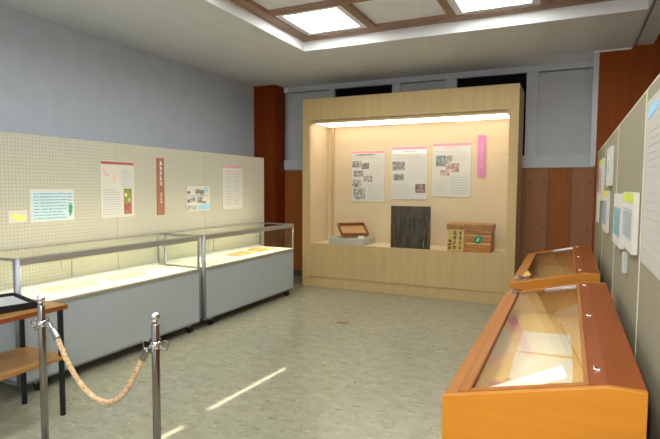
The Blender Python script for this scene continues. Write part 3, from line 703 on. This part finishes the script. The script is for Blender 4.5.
# ------------------------------------------------------------------ rope barrier
def make_post():
    t = thing('stanchion', '', 'barrier post', (0, 0, 0), 'steel posts of the rope barrier')
    MB().lathe([(.15, 0), (.15, .008), (.14, .016), (.06, .026), (.026, .034), (.016, .05)], seg=36).build('base', 'steel', t, smooth=True)
    MB().lathe([(.0152, .03), (.0152, .868), (.013, .874)], seg=20).build('post', 'steel', t, smooth=True)
    kb = [(.009, .872), (.008, .880), (.016, .883), (.016, .886)]
    for k in range(9):
        an = -PI / 2 + .7 + (PI - .7) * k / 8; kb.append((max(.0005, .0185 * math.cos(an)), .901 + .0165 * math.sin(an)))
    MB().lathe(kb, seg=20).build('knob', 'chrome', t, smooth=True)
    MB().lathe([(.0158, .775), (.0182, .778), (.0182, .800), (.0158, .803)], seg=20).build('collar', 'chrome', t, smooth=True)
    for k in range(4):
        an = k * PI / 2 + .35; c_, s_ = math.cos(an), math.sin(an)
        pts = []
        for q in range(10):
            b = -PI * .55 + PI * 1.35 * q / 9
            rr, z = .036 + .014 * math.cos(b), .788 + .018 * math.sin(b)
            pts.append((rr * c_, rr * s_, z))
        pts = [(.014 * c_, .014 * s_, .790), (.024 * c_, .024 * s_, .774)] + pts
        MB().tube(pts, .0024, 8).build('hook', 'steel', t, smooth=True)
    return t
p1 = make_post(); p2 = copy_tree(p1)
p1.location = (-2.096, 1.452, 0); p1['label'] = 'steel rope-barrier post on the left, in front of the shelf table'
p2.location = (-1.422, 1.445, -.0); p2['label'] = 'steel rope-barrier post on the right, standing alone on open floor'
rp = thing('barrier_rope', 'peach braided rope sagging between the two steel posts', 'rope', (-1.75, 1.445, .5))
key = [(-2.040, .800), (-2.015, .772), (-1.985, .735), (-1.945, .672), (-1.90, .612), (-1.85, .562), (-1.79, .525), (-1.735, .510), (-1.68, .512), (-1.62, .545), (-1.575, .592), (-1.535, .652), (-1.505, .700), (-1.49, .728), (-1.462, .768), (-1.450, .784)]
def cat(P, n):
    out = []
    for i in range(len(P) - 1):
        p0, p1_, p2_, p3 = P[max(i - 1, 0)], P[i], P[i + 1], P[min(i + 2, len(P) - 1)]
        for k in range(n):
            q = k / n
            out.append(tuple(.5 * (2 * b + (c_ - a) * q + (2 * a - 5 * b + 4 * c_ - d_) * q * q + (3 * b - a - 3 * c_ + d_) * q ** 3) for a, b, c_, d_ in zip(p0, p1_, p2_, p3)))
    return out + [P[-1]]
line = cat(key, 8)
P3 = [Vector((x, 1.446, z)) for x, z in line]
core = P3[15:-16]
MB().tube(core, .0105, 14).build('rope_core', 'rope', rp, smooth=True)
# twisted outer strands
for ph in range(3):
    pts = []; L = 0
    for i, p in enumerate(core):
        if i: L += (p - core[i - 1]).length
        tt = (core[min(i + 1, len(core) - 1)] - core[max(i - 1, 0)]).normalized(); nn = Vector((0, 1, 0)); bb = tt.cross(nn)
        an = L / .035 * 2 * PI + ph * 2 * PI / 3
        pts.append(p + (nn * math.cos(an) + bb * math.sin(an)) * .0068)
    MB().tube(pts, .0062, 8).build('strand', 'rope', rp, smooth=True)
MB().tube(P3[7:17], .0135, 14).build('ferrule', 'steel', rp, smooth=True)
MB().tube(P3[-18:-8], .0135, 14).build('ferrule', 'steel', rp, smooth=True)
for pts in (P3[:8], P3[-9:]): MB().tube(pts, .0035, 8).build('snap_ring', 'chrome', rp, smooth=True)

# brown plate let into the floor
tag(MB().prism([(-2.13, 4.68), (-2.02, 4.69), (-2.01, 4.74), (-2.12, 4.73)], 'z', .0002, .004).build('floor_plate', 'brass'), 'small brown plate lying on the open floor before the wall cabinet', 'plate')

# ------------------------------------------------------------------ camera
Rr = ((0.0, 0.0, 0.0),) * 3
yaw, pit, rol = math.radians(25.2746), math.radians(3.6676), math.radians(.3352)
fw = Vector((-math.sin(yaw) * math.cos(pit), math.cos(yaw) * math.cos(pit), -math.sin(pit)))
ri = Vector((math.cos(yaw), math.sin(yaw), 0)); up = ri.cross(fw)
r2 = ri * math.cos(rol) + up * math.sin(rol); u2 = up * math.cos(rol) - ri * math.sin(rol)
cam = bpy.data.cameras.new('camera'); co = bpy.data.objects.new('camera', cam); COL.objects.link(co)
cam.sensor_width = 36; cam.lens = 36 * 505.8 / 660; cam.clip_start = .02
co.matrix_world = Matrix(((r2.x, u2.x, -fw.x, 0), (r2.y, u2.y, -fw.y, 0), (r2.z, u2.z, -fw.z, 1.40), (0, 0, 0, 1)))
S.camera = co

# ------------------------------------------------------------------ light
fl = bpy.data.lights.new('camera_flash', 'AREA'); fl.shape = 'RECTANGLE'; fl.size = .05; fl.size_y = .03; fl.energy = 34; fl.color = (1, .985, .95)
fo = bpy.data.objects.new('camera_flash', fl); COL.objects.link(fo)
fo.matrix_world = Matrix.Translation(-ri * .05 + up * .05 - fw * .0) @ co.matrix_world
# added slit lights without fixtures, throwing streaks on the floor beside the glass cases
for cx, cy, ln, e in ((-1.975, 2.90, .84, .30), (-2.005, 2.12, .24, .07)):
    sl_ = bpy.data.lights.new('added_streak_light', 'AREA'); sl_.shape = 'RECTANGLE'; sl_.size = .022; sl_.size_y = ln; sl_.energy = e; sl_.spread = math.radians(1.2); sl_.color = (1, .96, .82)
    so = bpy.data.objects.new('added_streak_light', sl_); COL.objects.link(so); so.location = (cx, cy, 3.03); so.rotation_euler.z = -.075
W = bpy.data.worlds.new('world'); S.world = W; W.use_nodes = True
W.node_tree.nodes['Background'].inputs[0].default_value = (.92, .96, 1.0, 1); W.node_tree.nodes['Background'].inputs[1].default_value = 1.0

S.view_settings.view_transform = 'Standard'; S.view_settings.look = 'None'; S.view_settings.gamma = 1
S.view_settings.use_curve_mapping = False
S.view_settings.exposure = 0.0
S.cycles.max_bounces = 8; S.cycles.transparent_max_bounces = 24
S.cycles.use_denoising = True
S.cycles.sample_clamp_indirect = 6
